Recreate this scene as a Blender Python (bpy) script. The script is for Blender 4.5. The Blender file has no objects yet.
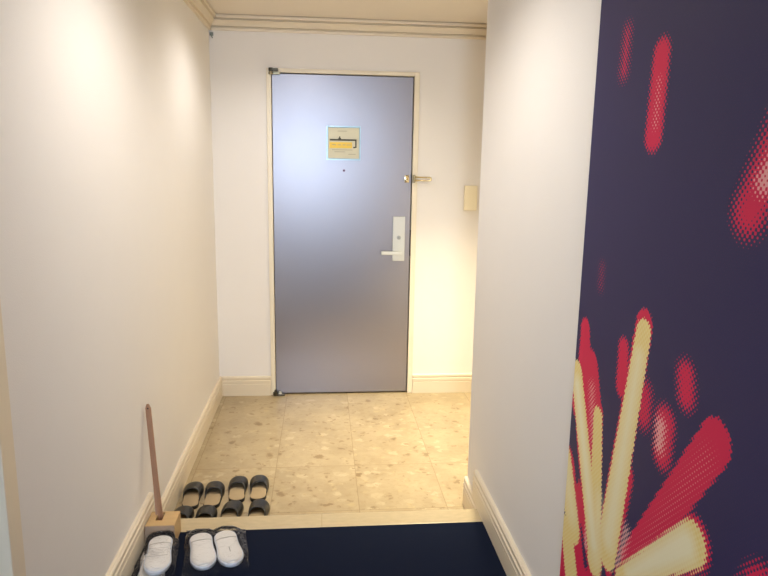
import bpy, bmesh, math, random
from mathutils import Vector, Matrix
random.seed(7)
S = bpy.context.scene
COL = S.collection

# ------------------------------------------------------------------ helpers
def link(o, parent=None):
    COL.objects.link(o)
    if parent is not None: o.parent = parent
    return o

def mesh_obj(name, bm, m, parent=None, smooth=False, loc=None):
    me = bpy.data.meshes.new(name)
    bmesh.ops.recalc_face_normals(bm, faces=bm.faces)
    bm.to_mesh(me); bm.free()
    for mm in (m if isinstance(m, (list, tuple)) else [m]): me.materials.append(mm)
    if smooth:
        for p in me.polygons: p.use_smooth = True
    o = bpy.data.objects.new(name, me)
    if loc: o.location = loc
    return link(o, parent)

def struct(name, bm, m, parent=None, smooth=False):
    o = mesh_obj(name, bm, m, parent, smooth)
    if parent is None: o['kind'] = 'structure'
    return o

def tag(o, label, cat, group=None):
    o['label'] = label; o['category'] = cat
    if group: o['group'] = group
    return o

def thing(name, label, cat, loc=(0, 0, 0), rotz=0, group=None):
    o = bpy.data.objects.new(name, None); o.empty_display_size = .05
    o.location = loc; o.rotation_euler = (0, 0, rotz)
    link(o); return tag(o, label, cat, group)

def dup(root, loc, rotz, label, group=None):
    r = root.copy(); COL.objects.link(r); r.location = loc; r.rotation_euler = (0, 0, rotz)
    r['label'] = label
    if group: r['group'] = group
    for ch in list(root.children):
        c = ch.copy(); COL.objects.link(c); c.parent = r
    return r

def box(bm, a, b, bevel=0.0, seg=2):
    a, b = Vector(a), Vector(b)
    c = (a + b) / 2; s = b - a
    g = bmesh.ops.create_cube(bm, size=1.0)
    for v in g['verts']:
        v.co = Vector((v.co.x * s.x, v.co.y * s.y, v.co.z * s.z)) + c
    if bevel > 0:
        es = list({e for v in g['verts'] for e in v.link_edges})
        bmesh.ops.bevel(bm, geom=es, offset=bevel, segments=seg, profile=.6, affect='EDGES', clamp_overlap=True)
    return bm

def B(a, b, bevel=0.0, seg=2):
    return box(bmesh.new(), a, b, bevel, seg)

def sweep(bm, prof, A, Bp, n):
    """profile points (distance out from the wall, z) swept from A to Bp along a wall with outward normal n"""
    rings = []
    for P in (A, Bp):
        rings.append([bm.verts.new((P[0] + n[0] * d, P[1] + n[1] * d, z)) for d, z in prof])
    k = len(prof)
    for i in range(k):
        bm.faces.new((rings[0][i], rings[0][(i + 1) % k], rings[1][(i + 1) % k], rings[1][i]))
    bm.faces.new(rings[0]); bm.faces.new(rings[1][::-1])
    return bm

def cyl(bm, a, b, r, n=20, r2=None, bevel=0):
    a, b = Vector(a), Vector(b); d = b - a
    q = d.to_track_quat('Z', 'Y').to_matrix().to_4x4()
    g = bmesh.ops.create_cone(bm, cap_ends=True, segments=n, radius1=r, radius2=r if r2 is None else r2,
                              depth=d.length, matrix=Matrix.Translation((a + b) / 2) @ q)
    if bevel:
        es = [e for e in {e for v in g['verts'] for e in v.link_edges} if any(len(f.verts) > 4 for f in e.link_faces)]
        bmesh.ops.bevel(bm, geom=es, offset=bevel, segments=2, affect='EDGES')
    return bm

def tube(bm, pts, r, n=10, flat=1.0):
    pts = [Vector(p) for p in pts]; rings = []
    for i, p in enumerate(pts):
        d = (pts[min(i + 1, len(pts) - 1)] - pts[max(i - 1, 0)]).normalized()
        u = d.cross(Vector((0, 1, 0)));
        if u.length < .1: u = d.cross(Vector((0, 0, 1)))
        u.normalize(); w = d.cross(u)
        rings.append([bm.verts.new(p + u * math.cos(2 * math.pi * k / n) * r + w * math.sin(2 * math.pi * k / n) * r * flat) for k in range(n)])
    for i in range(len(rings) - 1):
        for k in range(n):
            bm.faces.new((rings[i][k], rings[i][(k + 1) % n], rings[i + 1][(k + 1) % n], rings[i + 1][k]))
    bm.faces.new(rings[0]); bm.faces.new(rings[-1][::-1])
    return bm

# ------------------------------------------------------------------ materials
class NT:
    def __init__(s, name):
        s.m = bpy.data.materials.new(name); s.m.use_nodes = True
        s.t = s.m.node_tree; s.t.nodes.clear()
        s.out = s.t.nodes.new('ShaderNodeOutputMaterial')
    def n(s, typ, **kw):
        nd = s.t.nodes.new(typ)
        for k, v in kw.items():
            if k.startswith('_'): nd.inputs[k[1:].replace('_', ' ')].default_value = v
            else: setattr(nd, k, v)
        return nd
    def l(s, a, b): s.t.links.new(a, b)

def math_node(nt, op, a, b=None, c=None, clamp=False):
    nd = nt.t.nodes.new('ShaderNodeMath'); nd.operation = op; nd.use_clamp = clamp
    for i, v in enumerate((a, b, c)):
        if v is None: continue
        if isinstance(v, (int, float)): nd.inputs[i].default_value = v
        else: nt.l(v, nd.inputs[i])
    return nd.outputs[0]

def mix_col(nt, f, a, b, blend='MIX'):
    nd = nt.t.nodes.new('ShaderNodeMix'); nd.data_type = 'RGBA'; nd.blend_type = blend
    for sock, v in ((nd.inputs[0], f), (nd.inputs[6], a), (nd.inputs[7], b)):
        if isinstance(v, (int, float)): sock.default_value = v
        elif isinstance(v, tuple): sock.default_value = (*v, 1) if len(v) == 3 else v
        else: nt.l(v, sock)
    return nd.outputs[2]

def simple(name, col, rough=.5, metal=0, spec=.5, noise=0, nscale=20, bump=0, bscale=200, stretch=None, coat=0):
    nt = NT(name); p = nt.n('ShaderNodeBsdfPrincipled', _Roughness=rough, _Metallic=metal)
    p.inputs['Specular IOR Level'].default_value = spec
    p.inputs['Coat Weight'].default_value = coat
    nt.l(p.outputs[0], nt.out.inputs[0])
    tc = nt.n('ShaderNodeTexCoord'); vec = tc.outputs['Object']
    if stretch:
        mp = nt.n('ShaderNodeMapping'); mp.inputs['Scale'].default_value = stretch
        nt.l(vec, mp.inputs[0]); vec = mp.outputs[0]
    nz = nt.n('ShaderNodeTexNoise', _Scale=nscale, _Detail=3.0); nt.l(vec, nz.inputs['Vector'])
    dark = tuple(c * (1 - noise) for c in col); lite = tuple(min(1, c * (1 + noise)) for c in col)
    nt.l(mix_col(nt, nz.outputs[0], dark, lite), p.inputs['Base Color'])
    if bump:
        bz = nt.n('ShaderNodeTexNoise', _Scale=bscale, _Detail=2.0); nt.l(vec, bz.inputs['Vector'])
        bn = nt.n('ShaderNodeBump', _Strength=bump, _Distance=.002); nt.l(bz.outputs[0], bn.inputs['Height'])
        nt.l(bn.outputs[0], p.inputs['Normal'])
    return nt.m

M_wall = simple('wallpaper', (.785, .762, .735), .75, spec=.25, noise=.012, nscale=6, bump=.25, bscale=260)
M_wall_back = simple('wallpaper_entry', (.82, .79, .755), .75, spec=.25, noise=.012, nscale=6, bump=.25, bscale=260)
M_ceil = simple('ceiling_paint', (.80, .73, .63), .85, spec=.2, noise=.01, nscale=5, bump=.2, bscale=200)
M_trim = simple('cream_trim_paint', (.74, .65, .50), .38, spec=.4, noise=.02, nscale=8)
M_frame = simple('cream_steel_frame', (.80, .73, .58), .35, spec=.4, noise=.01)
M_dark = simple('dark_gap', (.035, .028, .024), .8)
M_stone_edge = simple('stone_edge', (.52, .42, .255), .35, noise=.16, nscale=26, stretch=(1, 2.5, 1))
M_carpet = simple('navy_carpet', (.0052, .0092, .0255), .95, spec=.12, noise=.35, nscale=300, bump=.8, bscale=700)
M_brass = simple('polished_brass', (.75, .62, .36), .22, metal=1, noise=.03)
M_bronze = simple('dark_bronze', (.10, .085, .06), .35, metal=.8, noise=.2, nscale=60)
M_bronze2 = simple('worn_bronze', (.32, .28, .18), .3, metal=.9, noise=.2, nscale=60)
M_lock = simple('satin_nickel', (.62, .62, .58), .45, metal=.55, noise=.02)
M_lens = simple('dark_lens', (.02, .01, .015), .1)
M_plate = simple('cream_plastic', (.83, .75, .54), .4, noise=.01)
M_blacksl = simple('black_vinyl', (.010, .010, .010), .36, spec=.45, noise=.1, bump=.15, bscale=300)
M_blacksole = simple('black_rubber', (.012, .012, .012), .6, noise=.1)
M_insole = simple('beige_insole', (.36, .27, .16), .7, noise=.08, nscale=60)
M_whitesl = simple('white_slipper_cloth', (.88, .865, .85), .85, spec=.2, noise=.02, bump=.35, bscale=500)
M_whitesole = simple('white_foam_sole', (.72, .77, .86), .7, noise=.02)
M_seam = simple('grey_seam_thread', (.50, .47, .44), .8)
M_print = simple('grey_print', (.36, .34, .33), .6)
M_horn = simple('brown_shoehorn_wood', (.37, .205, .125), .4, noise=.14, nscale=8, stretch=(20, 20, 1.2))
M_wood = simple('light_beech_wood', (.56, .37, .165), .45, noise=.14, nscale=7, stretch=(1.5, 14, 14))
M_white = simple('white_door_paint', (.74, .78, .84), .4, noise=.01)
M_clip = simple('grey_plastic_clip', (.27, .30, .27), .5, noise=.05)
M_paper = simple('notice_paper', (.60, .58, .45), .6, noise=.02)
M_yellow = simple('notice_yellow', (.80, .57, .10), .6, noise=.04, nscale=60)
M_ink = simple('notice_ink', (.05, .05, .035), .6)
M_faint = simple('notice_faint_print', (.38, .36, .26), .6)
M_acr = simple('acrylic_edge', (.30, .46, .48), .3, spec=.5)

# brushed metal door
def door_metal():
    nt = NT('satin_grey_metal'); p = nt.n('ShaderNodeBsdfPrincipled', _Metallic=.85)
    p.inputs['Base Color'].default_value = (.325, .305, .325, 1)
    tc = nt.n('ShaderNodeTexCoord')
    mp = nt.n('ShaderNodeMapping'); mp.inputs['Scale'].default_value = (3, 3, 260)
    nt.l(tc.outputs['Object'], mp.inputs[0])
    nz = nt.n('ShaderNodeTexNoise', _Scale=2.0, _Detail=2.0); nt.l(mp.outputs[0], nz.inputs['Vector'])
    r = nt.n('ShaderNodeMapRange'); r.inputs[3].default_value = .325; r.inputs[4].default_value = .34
    nt.l(nz.outputs[0], r.inputs[0]); nt.l(r.outputs[0], p.inputs['Roughness'])
    nt.l(p.outputs[0], nt.out.inputs[0])
    return nt.m
M_door = door_metal()

# beige agglomerate stone tiles with chips
TX0, TY0, TS = .821, -1.056, .390
def stone():
    nt = NT('beige_stone_tiles'); p = nt.n('ShaderNodeBsdfPrincipled', _Roughness=.28)
    p.inputs['Specular IOR Level'].default_value = .45
    tc = nt.n('ShaderNodeTexCoord'); v = tc.outputs['Object']
    sx = nt.n('ShaderNodeSeparateXYZ'); nt.l(v, sx.inputs[0])
    tx = math_node(nt, 'DIVIDE', math_node(nt, 'SUBTRACT', sx.outputs[0], TX0), TS)
    ty = math_node(nt, 'DIVIDE', math_node(nt, 'SUBTRACT', sx.outputs[1], TY0), TS * 1.115)
    ixn = math_node(nt, 'FLOOR', tx); iyn = math_node(nt, 'FLOOR', ty)
    # each slab is cut from another place of the block
    cb = nt.n('ShaderNodeCombineXYZ'); nt.l(ixn, cb.inputs[0]); nt.l(iyn, cb.inputs[1])
    wn = nt.n('ShaderNodeTexWhiteNoise', noise_dimensions='2D'); nt.l(cb.outputs[0], wn.inputs['Vector'])
    off = nt.n('ShaderNodeVectorMath', operation='MULTIPLY_ADD'); nt.l(wn.outputs['Color'], off.inputs[0])
    off.inputs[1].default_value = (5, 5, 0); nt.l(v, off.inputs[2])
    # wobble
    n0 = nt.n('ShaderNodeTexNoise', _Scale=16.0, _Detail=7.0, _Roughness=.7); nt.l(off.outputs[0], n0.inputs['Vector'])
    wob = nt.n('ShaderNodeVectorMath', operation='MULTIPLY_ADD'); nt.l(n0.outputs['Color'], wob.inputs[0])
    wob.inputs[1].default_value = (.12, .07, 0); nt.l(off.outputs[0], wob.inputs[2])
    base = nt.n('ShaderNodeTexNoise', _Scale=6.0, _Detail=6.0, _Roughness=.65); nt.l(wob.outputs[0], base.inputs['Vector'])
    c = mix_col(nt, base.outputs[0], (.235, .175, .098), (.51, .412, .262))
    def chips(scale, thr, size, col, fac, c):
        vo = nt.n('ShaderNodeTexVoronoi', _Scale=scale); nt.l(wob.outputs[0], vo.inputs['Vector'])
        sp = nt.n('ShaderNodeSeparateColor'); nt.l(vo.outputs['Color'], sp.inputs[0])
        sel = math_node(nt, 'GREATER_THAN', sp.outputs[0], thr)
        rad = math_node(nt, 'MULTIPLY', sp.outputs[1], size)
        inn = math_node(nt, 'MULTIPLY', math_node(nt, 'SUBTRACT', rad, vo.outputs['Distance']), 6, clamp=True)
        f = math_node(nt, 'MULTIPLY', math_node(nt, 'MULTIPLY', sel, inn), math_node(nt, 'MULTIPLY_ADD', sp.outputs[2], .5 * fac, .5 * fac))
        return mix_col(nt, f, c, col)
    c = chips(17, .35, .55, (.60, .51, .35), .40, c)
    c = chips(26, .5, .5, (.46, .36, .20), .6, c)
    c = chips(19, .74, .5, (.19, .12, .05), .85, c)
    c = chips(38, .60, .5, (.19, .12, .05), .8, c)
    fn = nt.n('ShaderNodeTexNoise', _Scale=42.0, _Detail=5.0, _Roughness=.75); nt.l(wob.outputs[0], fn.inputs['Vector'])
    fr = nt.n('ShaderNodeMapRange'); fr.inputs[1].default_value = .52; fr.inputs[2].default_value = .72; nt.l(fn.outputs[0], fr.inputs[0])
    c = mix_col(nt, math_node(nt, 'MULTIPLY', fr.outputs[0], .55), c, (.26, .17, .075))
    # fine joints
    fx = math_node(nt, 'ABSOLUTE', math_node(nt, 'SUBTRACT', tx, math_node(nt, 'ROUND', tx)))
    fy = math_node(nt, 'ABSOLUTE', math_node(nt, 'SUBTRACT', ty, math_node(nt, 'ROUND', ty)))
    # rows: joints at the front only every second course towards the door
    jx = math_node(nt, 'LESS_THAN', fx, .0038)
    jy = math_node(nt, 'LESS_THAN', fy, .0038)
    front = math_node(nt, 'LESS_THAN', sx.outputs[1], TY0 + .1)
    jy = math_node(nt, 'MULTIPLY', jy, front)
    j = math_node(nt, 'MAXIMUM', jx, jy)
    c = mix_col(nt, math_node(nt, 'MULTIPLY', j, .75), c, (.22, .15, .075))
    nt.l(c, p.inputs['Base Color'])
    nt.l(p.outputs[0], nt.out.inputs[0]); return nt.m
M_stone = stone()

# thin clear plastic
def plastic():
    nt = NT('clear_plastic_film')
    tr = nt.n('ShaderNodeBsdfTransparent'); tr.inputs[0].default_value = (.985, .985, .985, 1)
    gl = nt.n('ShaderNodeBsdfGlossy', _Roughness=.16); gl.inputs[0].default_value = (.95, .95, .95, 1)
    df = nt.n('ShaderNodeBsdfDiffuse'); df.inputs[0].default_value = (.7, .7, .7, 1)
    fr = nt.n('ShaderNodeFresnel', _IOR=1.5)
    tc = nt.n('ShaderNodeTexCoord')
    nz = nt.n('ShaderNodeTexNoise', _Scale=55.0, _Detail=3.0, _Distortion=1.2); nt.l(tc.outputs['Object'], nz.inputs['Vector'])
    bn = nt.n('ShaderNodeBump', _Strength=.6, _Distance=.008); nt.l(nz.outputs[0], bn.inputs['Height'])
    nt.l(bn.outputs[0], gl.inputs['Normal']); nt.l(bn.outputs[0], fr.inputs['Normal'])
    a = nt.n('ShaderNodeMixShader'); a.inputs[0].default_value = .015
    nt.l(tr.outputs[0], a.inputs[1]); nt.l(df.outputs[0], a.inputs[2])
    b = nt.n('ShaderNodeMixShader'); nt.l(math_node(nt, 'MULTIPLY_ADD', fr.outputs[0], 1.6, -.115, clamp=True), b.inputs[0])
    nt.l(a.outputs[0], b.inputs[1]); nt.l(gl.outputs[0], b.inputs[2])
    nt.l(b.outputs[0], nt.out.inputs[0]); return nt.m
M_film = plastic()

# ------------------------------------------------------------------ dimensions (m); y=0 is the entrance wall
XR, YE, H, YS, YC, ZC = 1.304, -1.4585, .1173, -1.717, -1.8167, 2.21
XA = 1.705            # side wall of the recess right of the door
YB = -7.6             # wall behind the camera
BT, BH = .0185, .1285

# ------------------------------------------------------------------ shell
struct('floor', B((-.02, YS, -H - .05), (XA + .05, .11, -H)), M_stone)
bm = B((0, YC, -H - .05), (XR, YS, 0), .004)
o = struct('trim_1', bm, M_stone_edge)
bm = B((0, YB, -H - .05), (XR, YC - .0005, 0))
struct('floor_carpet', bm, M_carpet)
# joint across the step stone
struct('trim_2', B((.6555, YC + .003, -.001), (.6575, YS - .004, .0003)), simple('stone_joint', (.40, .29, .16), .6))

# ceiling
struct('ceiling', B((-.1, YB - .1, ZC), (XA + .1, .1, ZC + .06)), M_ceil)

# left wall, with a doorway near the camera
DY0, DY1, DZ = -2.842, -3.66, 2.0
bm = bmesh.new()
box(bm, (-.12, DY0, -H - .05), (0, .12, ZC)); box(bm, (-.12, YB, -.05), (0, DY1, ZC)); box(bm, (-.12, DY1, DZ), (0, DY0, ZC))
struct('wall_left', bm, M_wall)
struct('door_2', B((-.075, DY1, .004), (-.035, DY0, DZ)), M_white)
bm = bmesh.new()
box(bm, (-.05, DY0 - .001, .0), (.018, DY0 + .056, DZ + .05), .003)
box(bm, (-.05, DY1 - .05, .0), (.018, DY1 + .001, DZ + .05), .003)
box(bm, (-.05, DY1, DZ), (.0175, DY0, DZ + .05), .003)
struct('trim_3', bm, M_trim)

# wall with the entrance door: opening for the frame
F0, F1, FZ = .328, 1.252, 1.924
bm = bmesh.new()
box(bm, (-.12, 0, -H - .05), (F0 + .004, .12, ZC)); box(bm, (F1 - .004, 0, -H - .05), (XA + .12, .12, ZC)); box(bm, (F0 + .004, 0, FZ - .004), (F1 - .004, .12, ZC))
struct('wall_back', bm, M_wall_back)
# right wall block and recess side wall
struct('wall_right', B((XR, YB, -H - .05), (XA + .12, YE, ZC)), M_wall)
struct('wall_recess', B((XA, YE, -H - .05), (XA + .12, 0, ZC)), M_wall_back)

# wall far behind the camera with a window to the daylight
WX0, WX1, WZ0, WZ1 = .02, .60, .95, 2.12
bm = bmesh.new()
box(bm, (-.12, YB - .12, -.05), (WX0, YB, ZC)); box(bm, (WX1, YB - .12, -.05), (XA, YB, ZC))
box(bm, (WX0, YB - .12, -.05), (WX1, YB, WZ0)); box(bm, (WX0, YB - .12, WZ1), (WX1, YB, ZC))
struct('wall_front', bm, M_wall)
bm = bmesh.new()
for a, b in (((WX0, WZ0), (WX0 + .04, WZ1)), ((WX1 - .04, WZ0), (WX1, WZ1)), ((WX0 + .04, WZ0), (WX1 - .04, WZ0 + .04)), ((WX0 + .04, WZ1 - .04), (WX1 - .04, WZ1))):
    box(bm, (a[0], YB - .07, a[1]), (b[0], YB - .03, b[1]))
struct('window_1', bm, M_trim)

# base boards
def bprof(z0):
    t = BT; z1 = z0 + BH
    return [(0, z0), (t, z0), (t, z1 - .052), (t - .003, z1 - .050), (t - .003, z1 - .047), (t, z1 - .045), (t, z1 - .028),
            (t - .005, z1 - .025), (t - .005, z1 - .021), (t - .002, z1 - .018), (t - .002, z1 - .006), (t - .007, z1), (0, z1)]
LOW, HIGH = -H + .0005, .0005
bm = bmesh.new(); sweep(bm, bprof(LOW), (0, YS + .0005), (0, 0), (1, 0)); struct('baseboard_left', bm, M_trim)
bm = bmesh.new(); sweep(bm, bprof(HIGH), (0, DY0 + .057), (0, YS - .03), (1, 0)); sweep(bm, bprof(HIGH), (0, YB), (0, DY1 - .051), (1, 0))
struct('baseboard_hall_left', bm, M_trim)
bm = bmesh.new(); sweep(bm, bprof(LOW), (BT, 0), (F0 - .001, 0), (0, -1)); sweep(bm, bprof(LOW), (F1 + .001, 0), (XA, 0), (0, -1))
struct('baseboard_back', bm, M_trim)
bm = bmesh.new(); sweep(bm, bprof(LOW), (XR, YS + .0005), (XR, YE), (-1, 0)); sweep(bm, bprof(LOW), (XA, YE), (XA, -BT), (-1, 0))
struct('baseboard_right', bm, M_trim)
bm = bmesh.new(); sweep(bm, bprof(HIGH), (XR, YB), (XR, YS), (-1, 0))
# end piece running on over the lower board to its mitred end
pr = bprof(HIGH)
sweep(bm, [(d + .0004, z) for d, z in pr], (XR, YS), (XR, -1.634), (-1, 0))
struct('baseboard_hall_right', bm, M_trim)

# crown moulding
def cprof():
    z = ZC
    return [(0, z - .084), (.016, z - .084), (.018, z - .072), (.007, z - .068), (.007, z - .063), (.020, z - .060), (.026, z - .046), (.036, z - .034),
            (.040, z - .030), (.028, z - .026), (.028, z - .022), (.050, z - .020), (.054, z - .006), (.040, z - .004), (.040, z), (0, z)]
bm = bmesh.new(); sweep(bm, cprof(), (0, YB), (0, 0), (1, 0)); struct('trim_4', bm, M_trim)
bm = bmesh.new(); sweep(bm, cprof(), (0, 0), (XA, 0), (0, -1)); struct('trim_5', bm, M_trim)
bm = bmesh.new(); sweep(bm, cprof(), (XA, 0), (XA, YE), (-1, 0)); sweep(bm, cprof(), (XR, YE + .0), (XR, YB), (-1, 0)); struct('trim_6', bm, M_trim)

# ------------------------------------------------------------------ entrance door
DX0, DX1, DB, DT = .3606, 1.2152, -H + .010, 1.894
door = bpy.data.objects.new('door_1', None); door.location = (DX0, 0, -H); link(door); door['kind'] = 'structure'
def dpart(name, bm, m, parent=door, smooth=False):
    # geometry is written in room coordinates; the empty sits at the hinge corner
    for v in bm.verts: v.co -= Vector((DX0, 0, -H))
    return mesh_obj(name, bm, m, parent, smooth)
bm = bmesh.new()
fy0, fy1 = -.012, .10
box(bm, (F0, fy0, -H + .0005), (DX0 - .004, fy1, FZ), .0025)
box(bm, (DX1 + .005, fy0, -H + .0005), (F1, fy1, FZ), .0025)
box(bm, (DX0 - .004, fy0, DT + .006), (DX1 + .005, fy1, FZ), .0025)
dpart('door_frame', bm, M_frame)
dpart('door_gasket', B((DX0 - .004, .03, -H + .0005), (DX1 + .005, .06, DT + .006)), M_dark)
dpart('door_leaf', B((DX0, .0, DB), (DX1 - .001, .03, DT), .0015), M_door)
# pivot hinges
bm = bmesh.new(); cyl(bm, (.357, -.022, 1.885), (.357, -.022, 1.902), .014, 18, bevel=.002)
box(bm, (.352, -.020, 1.886), (.410, -.001, 1.901), .002)
h1 = dpart('pivot_hinge', bm, M_bronze2)
bm = bmesh.new(); cyl(bm, (.357, -.022, 1.904), (.357, -.022, 1.924), .014, 18, bevel=.002)
box(bm, (.352, -.034, 1.905), (.400, -.0125, 1.922), .002)
dpart('hinge_cap', bm, M_bronze)
bm = bmesh.new(); cyl(bm, (.357, -.024, -H + .004), (.357, -.024, -H + .026), .016, 18, bevel=.003)
box(bm, (.346, -.032, -H + .001), (.416, -.001, -H + .012), .002)
cyl(bm, (.357, -.024, -H + .026), (.357, -.024, -H + .040), .010, 14, r2=.006)
dpart('pivot_hinge', bm, M_bronze)
bm = bmesh.new(); cyl(bm, (.386, -.017, -H + .012), (.386, -.017, -H + .027), .012, 14, r2=.008)
dpart('hinge_cap', bm, M_lock)
# lock
lock = dpart('lock_plate', B((1.104, -.016, .768), (1.180, 0, 1.050), .002), M_lock)
def lpart(name, bm, m, smooth=False):
    return dpart(name, bm, m, lock, smooth)
bm = bmesh.new(); cyl(bm, (1.148, -.014, .822), (1.148, -.050, .822), .011, 16)
box(bm, (1.028, -.058, .811), (1.160, -.044, .834), .004)
lpart('lever_handle', bm, M_lock)
bm = bmesh.new(); cyl(bm, (1.142, -.015, .918), (1.142, -.021, .918), .013, 20, bevel=.002)
box(bm, (1.139, -.034, .909), (1.145, -.020, .927), .001)
lpart('thumb_turn', bm, simple('thumb_turn_metal', (.38, .38, .35), .35, metal=.7))
dpart('strike_slot', B((DX1 - .002, -.004, .80), (DX1 + .004, .002, .965)), M_dark)
# peephole
bm = bmesh.new(); cyl(bm, (.794, -.0045, 1.330), (.794, -.0005, 1.330), .0085, 18, bevel=.001)
ph = dpart('peephole', bm, simple('peephole_ring', (.20, .12, .15), .35, metal=.5))
bm = bmesh.new(); cyl(bm, (.794, -.0056, 1.330), (.794, -.004, 1.330), .0045, 14)
dpart('lens', bm, M_lens, ph)
# brass swing bar guard
bm = bmesh.new()
box(bm, (1.172, -.006, 1.262), (1.200, -.0005, 1.308), .0015)
cyl(bm, (1.186, -.006, 1.276), (1.186, -.026, 1.276), .004, 12); cyl(bm, (1.186, -.006, 1.296), (1.186, -.026, 1.296), .004, 12)
g = bmesh.ops.create_uvsphere(bm, u_segments=14, v_segments=10, radius=.0105, matrix=Matrix.Translation((1.184, -.030, 1.275)))
g = bmesh.ops.create_uvsphere(bm, u_segments=14, v_segments=10, radius=.0105, matrix=Matrix.Translation((1.184, -.030, 1.298)))
dpart('guard_knob', bm, M_brass, smooth=True)
bm = bmesh.new()
box(bm, (1.222, -.017, 1.264), (1.2385, -.0125, 1.309), .001)
cyl(bm, (1.228, -.026, 1.262), (1.228, -.026, 1.311), .0075, 14, bevel=.001)
gp = dpart('guard_hinge', bm, M_bronze2)
bm = bmesh.new()
pts = [(1.228, -.027, 1.297)]
for k in range(11):
    a = math.pi / 2 - math.pi * k / 10
    pts.append((1.326 + .0085 * math.cos(a), -.034, 1.2860 + .0085 * math.sin(a)))
pts.append((1.228, -.027, 1.276))
tube(bm, pts, .0052, 10)
dpart('swing_bar', bm, M_brass, gp, smooth=True)

# ------------------------------------------------------------------ notice on the door
t = thing('evacuation_notice', 'small square clear-framed floor plan notice with yellow band mounted on the grey metal door', 'notice', (.790, -.0005, 1.495))
def npart(name, bm, m, parent=None):
    return mesh_obj(name, bm, m, parent or t)
bm = bmesh.new(); w, hh = .105, .103
box(bm, (-w, -.006, -hh), (w, 0, hh), .002)
npart('backing_plate', bm, M_acr)
paper = npart('paper', B((-.093, -.0072, -.092), (.096, -.0062, .092)), M_paper)
npart('floor_plan', B((-.086, -.0082, -.030), (.053, -.0073, .006)), M_yellow)
bm = bmesh.new(); y0, y1 = -.0090, -.0073
box(bm, (-.083, y0, .015), (.080, y1, .024)); box(bm, (.072, y0, -.027), (.080, y1, .0149)); box(bm, (.060, y0, -.029), (.0719, y1, -.021))
box(bm, (-.031, y0, .0241), (-.015, y1, .031)); box(bm, (-.027, y0, .0311), (-.019, y1, .040))
npart('corridor_line', bm, M_ink)
for x0, x1, z in ((-.035, .02, .072), (-.07, -.045, -.010), (-.035, -.015, -.010), (-.005, .012, -.010), (.02, .045, -.010), (-.07, .055, -.040), (.03, .075, -.066), (-.055, .01, -.052)):
    npart('print_line', B((x0, -.0088, z - .0018), (x1, -.0083 if z == -.010 else -.0073, z + .0018)), M_faint)
bm = bmesh.new()
for a, b in (((-w, -hh), (-.0945, hh)), ((.098, -hh), (w, hh)), ((-.0944, .0935), (.0979, hh)), ((-.0944, -hh), (.0979, -.0935))):
    box(bm, (a[0], -.012, a[1]), (b[0], -.006, b[1]), .001)
npart('frame_edge', bm, simple('clear_frame_bevel', (.32, .42, .46), .3, metal=.5))

# wall plate & clip
t2 = thing('intercom_cover_plate', 'blank cream plastic cover plate on the wall right of the grey door', 'wall plate', (1.5975, 0, 1.170))
mesh_obj('cover', B((-.0455, -.030, -.076), (.0355, -.004, .079), .004), M_plate, t2)
mesh_obj('mounting_base', B((-.040, -.004, -.071), (.031, -.0002, .074)), M_plate, t2)
t3 = thing('wall_clip', 'tiny grey plastic clip under the ceiling moulding in the upper left corner', 'clip', (.016, 0, 2.098))
bm = bmesh.new(); box(bm, (-.011, -.006, -.002), (.010, -.0005, .018), .001); mesh_obj('base', bm, M_clip, t3)
bm = bmesh.new(); tube(bm, [(0, -.006, .004), (.001, -.013, -.003), (.003, -.014, -.011), (.006, -.010, -.016)], .0035, 8); mesh_obj('hook', bm, M_clip, t3, True)

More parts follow.
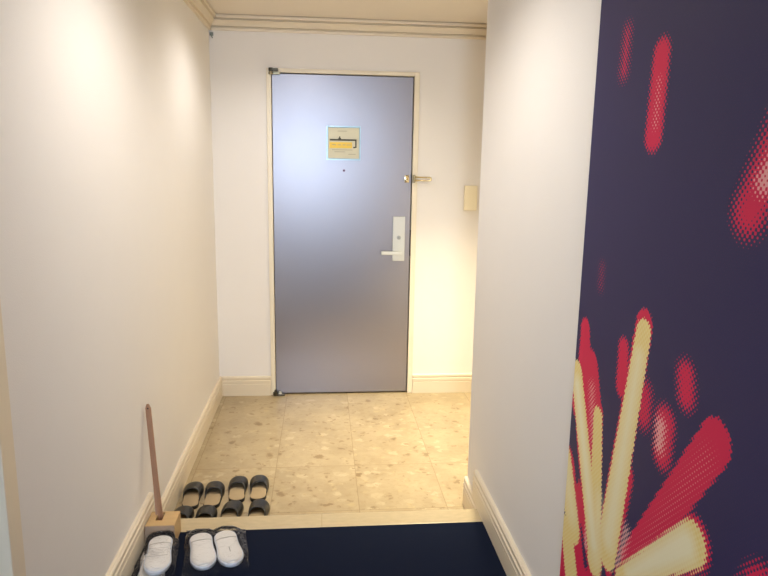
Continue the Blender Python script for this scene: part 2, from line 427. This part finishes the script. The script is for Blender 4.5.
# ------------------------------------------------------------------ wall mural
def mural_mat():
    # group: distance-to-streak field
    g = bpy.data.node_groups.new('streak', 'ShaderNodeTree')
    for nm, ty in (('P', 'NodeSocketVector'), ('A', 'NodeSocketVector'), ('D', 'NodeSocketVector'), ('R1', 'NodeSocketFloat'), ('R2', 'NodeSocketFloat'), ('Soft', 'NodeSocketFloat')):
        g.interface.new_socket(name=nm, in_out='INPUT', socket_type=ty)
    g.interface.new_socket(name='V', in_out='OUTPUT', socket_type='NodeSocketFloat')
    gi = g.nodes.new('NodeGroupInput'); go = g.nodes.new('NodeGroupOutput')
    def vm(op, *a):
        n = g.nodes.new('ShaderNodeVectorMath'); n.operation = op
        for i, s in enumerate(a):
            if isinstance(s, (int, float)): n.inputs['Scale'].default_value = s
            else: g.links.new(s, n.inputs['Scale'] if (op == 'SCALE' and i == 1) else n.inputs[i])
        return n
    def mm(op, a, b=None, clamp=False):
        n = g.nodes.new('ShaderNodeMath'); n.operation = op; n.use_clamp = clamp
        for i, s in enumerate((a, b)):
            if s is None: continue
            if isinstance(s, (int, float)): n.inputs[i].default_value = s
            else: g.links.new(s, n.inputs[i])
        return n.outputs[0]
    pa = vm('SUBTRACT', gi.outputs['P'], gi.outputs['A']).outputs[0]
    tt = mm('DIVIDE', vm('DOT_PRODUCT', pa, gi.outputs['D']).outputs['Value'], vm('DOT_PRODUCT', gi.outputs['D'], gi.outputs['D']).outputs['Value'], True)
    q = vm('SCALE', gi.outputs['D'], tt).outputs[0]
    d = vm('LENGTH', vm('SUBTRACT', pa, q).outputs[0]).outputs['Value']
    r = mm('ADD', gi.outputs['R1'], mm('MULTIPLY', tt, mm('SUBTRACT', gi.outputs['R2'], gi.outputs['R1'])))
    v = mm('ADD', mm('DIVIDE', mm('SUBTRACT', r, d), gi.outputs['Soft']), .5, True)
    g.links.new(v, go.inputs[0])

    nt = NT('firework_mural_print'); p = nt.n('ShaderNodeBsdfPrincipled', _Roughness=.5)
    p.inputs['Specular IOR Level'].default_value = .14
    tc = nt.n('ShaderNodeTexCoord'); sx = nt.n('ShaderNodeSeparateXYZ'); nt.l(tc.outputs['Object'], sx.inputs[0])
    # object space: origin at the mural's top-left (door side) corner at floor level; u runs towards the room
    u = math_node(nt, 'MULTIPLY', sx.outputs[1], -1.0); z = sx.outputs[2]
    cb = nt.n('ShaderNodeCombineXYZ'); nt.l(u, cb.inputs[0]); nt.l(z, cb.inputs[1])
    # ragged edges
    nz = nt.n('ShaderNodeTexNoise', _Scale=75.0, _Detail=1.0); nt.l(cb.outputs[0], nz.inputs['Vector'])
    wv = nt.n('ShaderNodeVectorMath', operation='MULTIPLY_ADD'); nt.l(nz.outputs['Color'], wv.inputs[0])
    wv.inputs[1].default_value = (.006, .006, 0); nt.l(cb.outputs[0], wv.inputs[2])
    P = nt.n('ShaderNodeVectorMath', operation='SUBTRACT'); nt.l(wv.outputs[0], P.inputs[0]); P.inputs[1].default_value = (.003, .003, 0)
    U0 = 2.589
    def streak(a, b, r1, r2, soft):
        n = nt.n('ShaderNodeGroup'); n.node_tree = g
        nt.l(P.outputs[0], n.inputs['P'])
        n.inputs['A'].default_value = (a[0] - U0, a[1], 0)
        n.inputs['D'].default_value = (b[0] - a[0] + 1e-4, b[1] - a[1], 0)
        n.inputs['R1'].default_value = r1; n.inputs['R2'].default_value = r2; n.inputs['Soft'].default_value = soft
        return n.outputs[0]
    def union(lst, k=None):
        o = None
        for s in lst:
            v = streak(*s[:5])
            if len(s) > 5: v = math_node(nt, 'MULTIPLY', v, s[5])
            o = v if o is None else math_node(nt, 'MAXIMUM', o, v)
        return o
    # dot screen
    a = .0120
    D = math_node(nt, 'MULTIPLY', math_node(nt, 'COSINE', math_node(nt, 'MULTIPLY', u, 2 * math.pi / a)), math_node(nt, 'COSINE', math_node(nt, 'MULTIPLY', z, 2 * math.pi / a)))
    def screen(v, amp=.9, k=3.5):
        w = math_node(nt, 'MULTIPLY_ADD', v, 2.0, -1.0)
        w = math_node(nt, 'ADD', w, math_node(nt, 'MULTIPLY', D, amp))
        return math_node(nt, 'MULTIPLY_ADD', w, k, .5, clamp=True)
    red = union([
        ((2.739, 1.655), (2.736, 1.580), .014, .017, .045, .66),      # small dotted streak, top
        ((2.893, 1.588), (2.889, 1.440), .030, .032, .024),           # tall streak, top
        ((3.290, 1.470), (3.205, 1.315), .046, .034, .050),           # dotted blob at the right
        ((2.704, 1.150), (2.704, 1.110), .010, .010, .04, .42),
        ((2.636, .990), (2.662, .800), .026, .052, .010),
        ((2.680, .905), (2.735, .800), .046, .036, .012),
        ((2.690, .850), (2.728, .690), .050, .026, .014),
        ((2.842, 1.000), (2.850, .920), .022, .028, .02),
        ((2.945, .930), (2.950, .895), .032, .030, .04, .80),
        ((3.083, 1.018), (3.092, .985), .026, .026, .035, .9),
        ((3.031, .905), (3.032, .850), .034, .030, .035),
        ((3.188, .938), (2.945, .560), .042, .036, .010),
        ((3.345, .760), (3.320, .68), .050, .060, .04),
        ((2.921, 1.068), (2.844, .54), .034, .050, .010),             # red rim of the tall yellow bar
        ((2.900, .740), (2.875, .560), .034, .026, .02),
        ((3.160, .742), (2.917, .507), .049, .028, .022),
        ((2.743, .817), (2.786, .464), .028, .036, .010),
        ((2.600, .849), (2.800, .460), .040, .042, .010),
        ((2.579, .60), (2.775, .40), .065, .065, .015),
        ((2.650, .55), (2.75, .30), .060, .060, .015),
        ((2.628, .36), (2.70, .20), .070, .060, .015),
        ((2.84, .47), (2.84, .40), .045, .045, .02),
        ((2.90, .42), (3.20, .30), .03, .06, .03),
        ((2.80, .35), (2.82, .05), .05, .08, .03)])
    navy_in = union([((2.700, .500), (2.742, .425), .005, .012, .015), ((2.838, .468), (2.846, .450), .014, .018, .015),
                     ((2.605, .74), (2.655, .60), .016, .008, .015), ((2.800, .80), (2.805, .62), .014, .004, .015)])
    yel = union([
        ((2.921, 1.052), (2.844, .53), .030, .047, .010),
        ((2.745, .806), (2.786, .464), .024, .038, .012),
        ((3.158, .738), (2.917, .507), .041, .022, .014),
        ((2.604, .865), (2.790, .471), .034, .038, .012),
        ((2.555, .61), (2.655, .47), .060, .040, .012),
        ((2.616, .44), (2.687, .29), .040, .045, .012),
        ((2.90, .30), (3.06, .12), .03, .05, .02)])
    cream = union([
        ((2.912, 1.00), (2.848, .56), .014, .028, .035, .85),
        ((3.140, .725), (2.95, .54), .028, .014, .03),
        ((2.612, .84), (2.780, .50), .018, .022, .03),
        ((2.785, .62), (2.790, .48), .014, .026, .04, .6),
        ((2.585, .60), (2.640, .50), .02, .025, .05, .7)])
    pink = union([((2.893, 1.54), (2.892, 1.46), .006, .008, .03, .5), ((3.280, 1.43), (3.230, 1.36), .022, .016, .04, .9),
                  ((3.018, .895), (3.020, .860), .016, .014, .04, .95), ((3.170, .90), (2.97, .60), .030, .022, .04, .17),
                  ((2.70, .86), (2.725, .74), .020, .016, .03, .45), ((2.727, .52), (2.735, .47), .004, .010, .02, .9),
                  ((2.925, .62), (2.900, .53), .02, .02, .03, .6)])
    navy = (.042, .036, .100)
    c = mix_col(nt, screen(red), navy, (.66, .025, .085))
    c = mix_col(nt, math_node(nt, 'MULTIPLY', screen(pink, .8, 2.5), .75), c, (.88, .50, .46))
    c = mix_col(nt, screen(navy_in), c, navy)
    yb = mix_col(nt, math_node(nt, 'MULTIPLY_ADD', D, .3, .5), (.80, .60, .20), (.88, .76, .38))
    c = mix_col(nt, screen(yel, .8), c, yb)
    c = mix_col(nt, math_node(nt, 'MULTIPLY', cream, .85), c, (.90, .84, .60))
    nt.l(c, p.inputs['Base Color']); nt.l(p.outputs[0], nt.out.inputs[0])
    return nt.m
bm = B((-.006, -2.4, BH + .001), (0, 0, ZC - .084), .0)
mural = mesh_obj('wall_mural', bm, mural_mat(), loc=(XR - .0005, -2.589, 0))
tag(mural, 'navy wall mural with red and yellow halftone firework streaks on the right wall', 'mural')
# thin cream strip closing the mural's edge
bm = B((XR - .0068, -2.5885, BH + .001), (XR, -2.586, ZC - .084)); struct('trim_7', bm, M_wall)

# ------------------------------------------------------------------ slippers
def lerp_table(tab, t):
    for (a, va), (b, vb) in zip(tab, tab[1:]):
        if t <= b:
            k = (t - a) / (b - a); k = k * k * (3 - 2 * k)
            return va + (vb - va) * k
    return tab[-1][1]
def half_w(t, tab, he=.16, te=.22, pw=2.2):
    w = lerp_table(tab, t)
    if t < he: w *= max(0, 1 - ((he - t) / he) ** pw) ** (1 / pw)
    if t > 1 - te: w *= max(0, 1 - ((t - 1 + te) / te) ** pw) ** (1 / pw)
    return w
def tsamp(n):
    return [.5 - .5 * math.cos(math.pi * i / n) for i in range(n + 1)]
def slab(L, tab, z0, z1, inset=0, ctr=lambda t: 0, **kw):
    bm = bmesh.new(); ts = tsamp(36); top, bot = [], []
    pts = []
    for t in ts: pts.append((half_w(t, tab, **kw), t))
    loop = [(ctr(t) + w - inset * (w > 0), t * (L - 2 * inset) + inset) for w, t in pts] + [(ctr(t) - w + inset * (w > 0), t * (L - 2 * inset) + inset) for w, t in reversed(pts[1:-1])]
    r = .003 if z1 - z0 > .007 else .0006
    cx = sum(p[0] for p in loop) / len(loop); cy = L / 2
    rings = []
    for z, k in ((z0, .965), (z0 + r, 1), (z1 - r, 1), (z1, .965)):
        rings.append([bm.verts.new((cx + (x - cx) * k, cy + (y - cy) * (1 - (1 - k) * .4), z)) for x, y in loop])
    n = len(loop)
    for a, b in zip(rings, rings[1:]):
        for i in range(n): bm.faces.new((a[i], a[(i + 1) % n], b[(i + 1) % n], b[i]))
    bm.faces.new(rings[0][::-1]); bm.faces.new(rings[-1])
    return bm
def vamp(L, tab, z0, Hm, o, back, thick, ctr=lambda t: 0, ext=.002, toe_h=.35, **kw):
    bm = bmesh.new(); NI, NJ = 20, 24
    def surf(s, a, off):
        t0 = o - back * abs(a) ** 2.2
        t = t0 + (1 - t0) * (1 - (1 - s) ** 1.6)
        w = half_w(min(t, .9995), tab, **kw) + ext - off
        k = (t - (o - back)) / (1 - o + back)
        Hh = Hm * (1 - (1 - toe_h) * k ** 1.5) * max(0, 1 - max(0, (t - .86) / .14) ** 3) ** .5 - off
        ang = a * math.pi / 2
        x = w * (abs(math.sin(ang)) ** .85) * (1 if a >= 0 else -1)
        zz = z0 + max(Hh, .0) * math.cos(ang) ** .75 if abs(a) < .999 else z0
        return Vector((ctr(t) + x, t * L + (ext - off) * (t > .97), zz))
    sh = []
    for off in (0, thick):
        sh.append([[bm.verts.new(surf(i / NI, -1 + 2 * j / NJ, off)) for j in range(NJ + 1)] for i in range(NI + 1)])
    for q, G in enumerate(sh):
        for i in range(NI):
            for j in range(NJ):
                bm.faces.new((G[i][j], G[i + 1][j], G[i + 1][j + 1], G[i][j + 1]))
    A, C2 = sh
    for j in range(NJ):
        bm.faces.new((A[0][j], A[0][j + 1], C2[0][j + 1], C2[0][j])); bm.faces.new((A[NI][j], A[NI][j + 1], C2[NI][j + 1], C2[NI][j]))
    for i in range(NI):
        bm.faces.new((A[i][0], A[i + 1][0], C2[i + 1][0], C2[i][0])); bm.faces.new((A[i][NJ], A[i + 1][NJ], C2[i + 1][NJ], C2[i][NJ]))
    bmesh.ops.remove_doubles(bm, verts=bm.verts, dist=1e-5)
    return bm

# black guest slippers
BTAB = [(0, .0365), (.35, .0345), (.66, .0420), (.85, .0420), (1, .039)]
def make_black(side):
    ctr = lambda t: side * .006 * math.sin(math.pi * min(t, 1) * .9)
    r = thing('black_slipper', '', 'slipper', group='black slippers on the stone floor')
    L = .213
    mesh_obj('sole', slab(L, BTAB, .0005, .016, ctr=ctr), M_blacksole, r, True)
    mesh_obj('insole', slab(L, BTAB, .0155, .0185, inset=.0015, ctr=ctr), M_insole, r, True)
    mesh_obj('upper', vamp(L, BTAB, .006, .042, .52, .20, .003, ctr=ctr, toe_h=.7), M_blacksl, r, True)
    return r
bl = {-1: None, 1: None}
spots = [  # toe x,y  heel x,y  side, label
    ((.076, -1.235), (.086, -1.447), -1, 'black slipper nearest the left wall in the row farther from the step'),
    ((.160, -1.235), (.173, -1.447), 1, 'black slipper in the far row, second from the left wall'),
    ((.272, -1.190), (.280, -1.402), -1, 'black slipper in the far row, third from the left wall'),
    ((.357, -1.186), (.370, -1.398), 1, 'black slipper in the far row, farthest from the left wall'),
    ((.074, -1.453), (.074, -1.666), -1, 'black slipper tucked against the step behind the wooden block, nearest the left wall'),
    ((.163, -1.453), (.163, -1.666), 1, 'black slipper tucked against the step, second from the left wall'),
    ((.281, -1.420), (.268, -1.632), -1, 'black slipper tucked against the step, third from the left wall'),
    ((.385, -1.418), (.370, -1.630), 1, 'black slipper tucked against the step, farthest from the left wall')]
for toe, heel, side, lab in spots:
    rot = math.atan2(-(toe[0] - heel[0]), toe[1] - heel[1])
    loc = (heel[0], heel[1], -H)
    if bl[side] is None:
        r = bl[side] = make_black(side); r.location = loc; r.rotation_euler = (0, 0, rot); r['label'] = lab
    else: dup(bl[side], loc, rot, lab)

# white packed slippers
WTAB = [(0, .0415), (.4, .0395), (.7, .0445), (1, .042)]
KW = dict(he=.2, te=.26, pw=2.1)
def make_white():
    r = thing('white_slipper', '', 'slipper', group='white slippers packed in clear plastic')
    L = .222
    mesh_obj('sole', slab(L, WTAB, .0, .0135, **KW), M_whitesole, r, True)
    mesh_obj('insole', slab(L, WTAB, .013, .0160, inset=.004, **KW), M_whitesl, r, True)
    up = vamp(L - .004, WTAB, .012, .012, .30, .02, .002, ext=-.004, toe_h=.75, **KW)
    mesh_obj('upper', up, M_whitesl, r, True)
    bm = bmesh.new()
    pts = []
    for j in range(17):
        a = -1 + 2 * j / 16; t = .30 - .02 * abs(a) ** 2.2
        w = half_w(t, WTAB, **KW) - .004; ang = a * math.pi / 2
        pts.append((w * math.sin(ang) if abs(a) < 1 else w * a, t * L, .0125 + .012 * max(0, math.cos(ang)) ** .75))
    tube(bm, pts, .0014, 6)
    mesh_obj('seam', bm, M_seam, r, True)
    return r
wsl = make_white()
def put(src, heel, toe, z, lab, tilt=0.0):
    rot = math.atan2(-(toe[0] - heel[0]), toe[1] - heel[1])
    if src['label'] == '':
        r = src; r.location = (*heel, z); r.rotation_euler = (tilt, 0, rot); r['label'] = lab
    else:
        r = dup(src, (*heel, z), rot, lab); r.rotation_euler = (tilt, 0, rot)
    return r
a = put(wsl, (.206, -1.856), (.262, -2.080), .004, 'white slipper in the wider clear pack, the one nearer the wooden block')
b = put(wsl, (.291, -1.846), (.354, -2.060), .004, 'white slipper in the wider clear pack, the one farther from the wooden block')
bm = B((-.0012, .130, .0232), (.0012, .160, .0245)); mesh_obj('mark', bm, M_print, b)
put(wsl, (.072, -1.960), (.100, -2.190), .004, 'lower white slipper of the stacked pair lying against the left wall board')
c = put(wsl, (.082, -1.914), (.116, -2.150), .034, 'upper white slipper of the stacked pair in front of the wooden shoehorn block')

# plastic bags draped over the slippers
def bag(name, corners, foot, hmax, label, seed):
    """corners: 4 xy points; foot(x,y) -> height of what lies under the film"""
    rnd = random.Random(seed); N = 46
    c0, c1, c2, c3 = [Vector((*c, 0)) for c in corners]   # far-left, far-right, near-right, near-left
    bm = bmesh.new(); org = (c0 + c1 + c2 + c3) / 4
    ph = [(rnd.uniform(20, 90), rnd.uniform(20, 90), rnd.uniform(0, 6)) for _ in range(6)]
    grid = []
    for i in range(N + 1):
        row = []
        for j in range(N + 1):
            s, t = j / N, i / N
            p = (c0 * (1 - s) + c1 * s) * (1 - t) + (c3 * (1 - s) + c2 * s) * t
            hgt = max(foot(p.x + dx, p.y + dy) for dx in (-.008, 0, .008) for dy in (-.008, 0, .008))
            near = max(foot(p.x + dx, p.y + dy) for dx in (-.018, 0, .018) for dy in (-.018, 0, .018))
            wr = sum(math.sin(a * p.x + b * p.y + f) for a, b, f in ph) / 6
            base = .004 + .004 * (wr + 1)
            z = max(hgt + .0035 + .0015 * (wr + 1), near * .45 + base)
            row.append(bm.verts.new((p.x - org.x, p.y - org.y, z)))
        grid.append(row)
    for i in range(N):
        for j in range(N): bm.faces.new((grid[i][j], grid[i][j + 1], grid[i + 1][j + 1], grid[i + 1][j]))
    # underside
    low = [[None] * (N + 1) for _ in range(N + 1)]
    edge = [(0, j) for j in range(N + 1)] + [(i, N) for i in range(1, N + 1)] + [(N, j) for j in range(N - 1, -1, -1)] + [(i, 0) for i in range(N - 1, 0, -1)]
    lv = [bm.verts.new((grid[i][j].co.x, grid[i][j].co.y, .0012)) for i, j in edge]
    for k in range(len(edge)):
        i, j = edge[k]; i2, j2 = edge[(k + 1) % len(edge)]
        bm.faces.new((grid[i][j], grid[i2][j2], lv[(k + 1) % len(lv)], lv[k]))
    o = mesh_obj(name, bm, M_film, smooth=True, loc=(org.x, org.y, 0))
    return tag(o, label, 'plastic bag', 'clear plastic bags of white slippers')
def inside(heel, toe, z):
    hv, tv = Vector(heel), Vector(toe); d = (tv - hv); L = .222; d.normalize()
    def f(x, y):
        q = Vector((x, y)) - hv; t = q.dot(d) / L; s = abs(q.x * d.y - q.y * d.x)
        if t < 0 or t > 1: return 0
        return z if s <= half_w(t, WTAB, **KW) else 0
    return f
f1, f2 = inside((.206, -1.856), (.262, -2.080), .0275), inside((.291, -1.846), (.354, -2.060), .0275)
bag('plastic_bag', [(.150, -1.822), (.368, -1.822), (.410, -2.068), (.190, -2.110)], lambda x, y: max(f1(x, y), f2(x, y)), .03,
    'crinkled clear plastic bag holding two white slippers side by side beside the step', 3)
f3, f4 = inside((.082, -1.914), (.116, -2.150), .0575), inside((.072, -1.960), (.100, -2.190), .0275)
b2 = bag('plastic_bag', [(.024, -1.909), (.142, -1.909), (.186, -2.250), (.026, -2.250)], lambda x, y: max(f3(x, y), f4(x, y)), .05,
    'clear plastic bag wrapped round the stacked white slippers by the left wall board', 9)
# tiny illegible print on the film (no readable characters)
for k, (x0, x1) in enumerate(((-.022, .022), (-.022, .018), (-.022, .024), (-.022, .008))):
    o = mesh_obj('print_line', B((x0, -.0009 - k * .009, 0), (x1, .0009 - k * .009, .0004)), M_print, b2)
    o.location = (.097 - b2.location.x, -2.035 - b2.location.y, .0665); o.rotation_euler = (0, 0, .12)
bm = bmesh.new(); tube(bm, [(-.036, -.036, 0), (-.034, .010, 0), (.034, .010, 0), (.036, -.036, 0), (-.0355, -.0365, 0)], .0007, 5)
o = mesh_obj('label_edge', bm, M_print, b2); o.location = (.097 - b2.location.x, -2.035 - b2.location.y, .0665); o.rotation_euler = (0, 0, .12)

# ------------------------------------------------------------------ shoehorn and its block
bx0, bx1, by0, by1, bz = .022, .126, -1.906, -1.803, .080
hx0, hx1, hy0, hy1 = .050, .074, -1.868, -1.806 - .006
bm = bmesh.new()
ox, oy = (bx0 + bx1) / 2, (by0 + by1) / 2
ring_o = [(bx0, by0), (bx1, by0), (bx1, by1), (bx0, by1)]; ring_i = [(hx0, hy0), (hx1, hy0), (hx1, hy1), (hx0, hy1)]
vo = [bm.verts.new((x - ox, y - oy, bz)) for x, y in ring_o]; vi = [bm.verts.new((x - ox, y - oy, bz)) for x, y in ring_i]
vb = [bm.verts.new((x - ox, y - oy, .0006)) for x, y in ring_o]; vd = [bm.verts.new((x - ox, y - oy, .018)) for x, y in ring_i]
for k in range(4):
    n = (k + 1) % 4
    bm.faces.new((vo[k], vo[n], vi[n], vi[k])); bm.faces.new((vo[k], vb[k], vb[n], vo[n])); bm.faces.new((vi[k], vi[n], vd[n], vd[k]))
bm.faces.new(vb[::-1]); bm.faces.new(vd)
bmesh.ops.bevel(bm, geom=[e for e in bm.edges if all(v in vo for v in e.verts)], offset=.0015, segments=2, affect='EDGES')
o = mesh_obj('shoehorn_stand', bm, [M_wood, simple('shaded_front_wood', (.36, .265, .19), .65, noise=.2, nscale=70)], loc=(ox, oy, 0))
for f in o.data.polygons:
    if f.normal.y < -.9 and f.center.y < -.04: f.material_index = 1  # front face gets a greyer wood colour with its shade painted in
tag(o, 'square light wood block with a slot, standing at the end of the stone step', 'stand')
bm = bmesh.new()
base, top = Vector((.062, -1.842, .0205)), Vector((.0150, -1.757, .488))
ax = (top - base).normalized(); wd = Vector((.80, -.25, 0)); wd = (wd - ax * wd.dot(ax)).normalized(); nr = wd.cross(ax)
if nr.y > 0: nr = -nr
NJ = 8; secs = []
for i in range(31):
    s = i / 30
    hw = .0108 + .0055 * max(0, 1 - s / .42) ** 1.2
    if s < .06: hw *= .55 + .45 * math.sqrt(s / .06)
    if s > .97: hw *= math.sqrt(max(.12, 1 - ((s - .97) / .03) ** 2))
    cup = .007 * max(0, 1 - s / .45)
    c = base.lerp(top, s)
    up = [c + wd * hw * (-1 + 2 * j / NJ) - nr * cup * (1 - (-1 + 2 * j / NJ) ** 2) + nr * .0022 for j in range(NJ + 1)]
    dn = [p - nr * .0044 for p in reversed(up)]
    secs.append([bm.verts.new(p - base) for p in up + dn])
for a_, b_ in zip(secs, secs[1:]):
    n = len(a_)
    for k in range(n): bm.faces.new((a_[k], a_[(k + 1) % n], b_[(k + 1) % n], b_[k]))
bm.faces.new(secs[0]); bm.faces.new(secs[-1][::-1])
sh = mesh_obj('shoehorn', bm, M_horn, loc=base)
tag(sh, 'long slim brown wooden shoehorn standing in its block and leaning on the left wall', 'shoehorn')
bm = bmesh.new(); c = base.lerp(top, .965) - base
cyl(bm, c + nr * .0020, c + nr * .0032, .0030, 12); mesh_obj('hanging_hole', bm, M_dark, sh)

# ------------------------------------------------------------------ downlights (fixtures in the ceiling) and their light
def downlight(x, y, power, col, label, size, blend, rad=.035, tilt=(0, 0)):
    r = thing('downlight', label, 'ceiling light', (x, y, ZC), 0, 'recessed ceiling downlights')
    bm = bmesh.new(); n = 28
    prof = [(.058, 0), (.058, -.004), (.050, -.006), (.044, -.004), (.042, -.0005), (.042, 0)]
    rings = [[bm.verts.new((q * math.cos(2 * math.pi * k / n), q * math.sin(2 * math.pi * k / n), z)) for k in range(n)] for q, z in prof]
    for a_, b_ in zip(rings, rings[1:]):
        for k in range(n): bm.faces.new((a_[k], a_[(k + 1) % n], b_[(k + 1) % n], b_[k]))
    mesh_obj('trim_ring', bm, M_ceil, r, True)
    nt = NT('lamp_face'); e = nt.n('ShaderNodeEmission', _Strength=6.0); e.inputs[0].default_value = (*col, 1); nt.l(e.outputs[0], nt.out.inputs[0])
    bm = bmesh.new(); bmesh.ops.create_circle(bm, cap_ends=True, segments=28, radius=.0415, matrix=Matrix.Translation((0, 0, -.0006)))
    mesh_obj('lamp_face', bm, nt.m, r)
    L = bpy.data.lights.new('downlight_lamp', 'SPOT'); L.energy = power; L.color = col; L.spot_size = math.radians(size); L.spot_blend = blend
    L.shadow_soft_size = rad
    lo = bpy.data.objects.new('downlight_lamp', L); lo.location = (x, y, ZC - .012); lo.rotation_euler = (math.radians(tilt[0]), math.radians(tilt[1]), 0)
    link(lo)
WARM = (1.0, .80, .56)
downlight(.62, -2.15, 43, (1, .93, .85), 'recessed downlight over the carpet just inside the step', 150, .7)
downlight(.55, -.80, 25, (1, .95, .91), 'recessed downlight over the stone floor nearer the left wall', 150, .7)
downlight(1.40, -.80, 310, (1, .87, .58), 'recessed downlight over the stone floor nearer the door recess', 72, 1.0)
downlight(.65, -4.3, 15, (1, .91, .82), 'recessed downlight in the hall behind the camera', 150, .8)

# daylight through the window
A = bpy.data.lights.new('window_daylight', 'AREA'); A.shape = 'RECTANGLE'; A.size = WX1 - WX0 - .1; A.size_y = WZ1 - WZ0 - .1; A.energy = 72; A.color = (.62, .78, 1.0)
ao = bpy.data.objects.new('window_daylight', A); ao.location = ((WX0 + WX1) / 2, YB - .10, (WZ0 + WZ1) / 2)
ao.rotation_euler = (math.radians(90), 0, 0); link(ao)

W = bpy.data.worlds.new('World'); S.world = W; W.use_nodes = True
bg = W.node_tree.nodes.get('Background') or W.node_tree.nodes.new('ShaderNodeBackground')
bg.inputs[0].default_value = (.62, .78, 1, 1); bg.inputs[1].default_value = 1.0
if not W.node_tree.nodes.get('World Output'):
    wo = W.node_tree.nodes.new('ShaderNodeOutputWorld'); W.node_tree.links.new(bg.outputs[0], wo.inputs[0])

# ------------------------------------------------------------------ camera
F = 658.41
cam = bpy.data.cameras.new('Camera'); cam.sensor_fit = 'HORIZONTAL'; cam.sensor_width = 36; cam.lens = F / 768 * 36
cam.clip_start = .02
co = bpy.data.objects.new('Camera', cam)
R = Vector((0.99561378, -0.09212273, 0.01632805)); Uv = Vector((0.00115045, 0.18656373, 0.98244219)); Fw = Vector((0.09355148, 0.97811419, -0.1858514))
m = Matrix((R, Uv, -Fw)).transposed().to_4x4(); m.translation = (.6588, -4.1425, 1.3772)
co.matrix_world = m; link(co); S.camera = co

vs = S.view_settings
vs.view_transform = 'Standard'; vs.look = 'None'; vs.gamma = 1; vs.use_curve_mapping = False; vs.exposure = .36
S.cycles.max_bounces = 10; S.cycles.diffuse_bounces = 6; S.cycles.transparent_max_bounces = 12
S.cycles.sample_clamp_indirect = 6
try: S.cycles.use_denoising = True
except Exception: pass
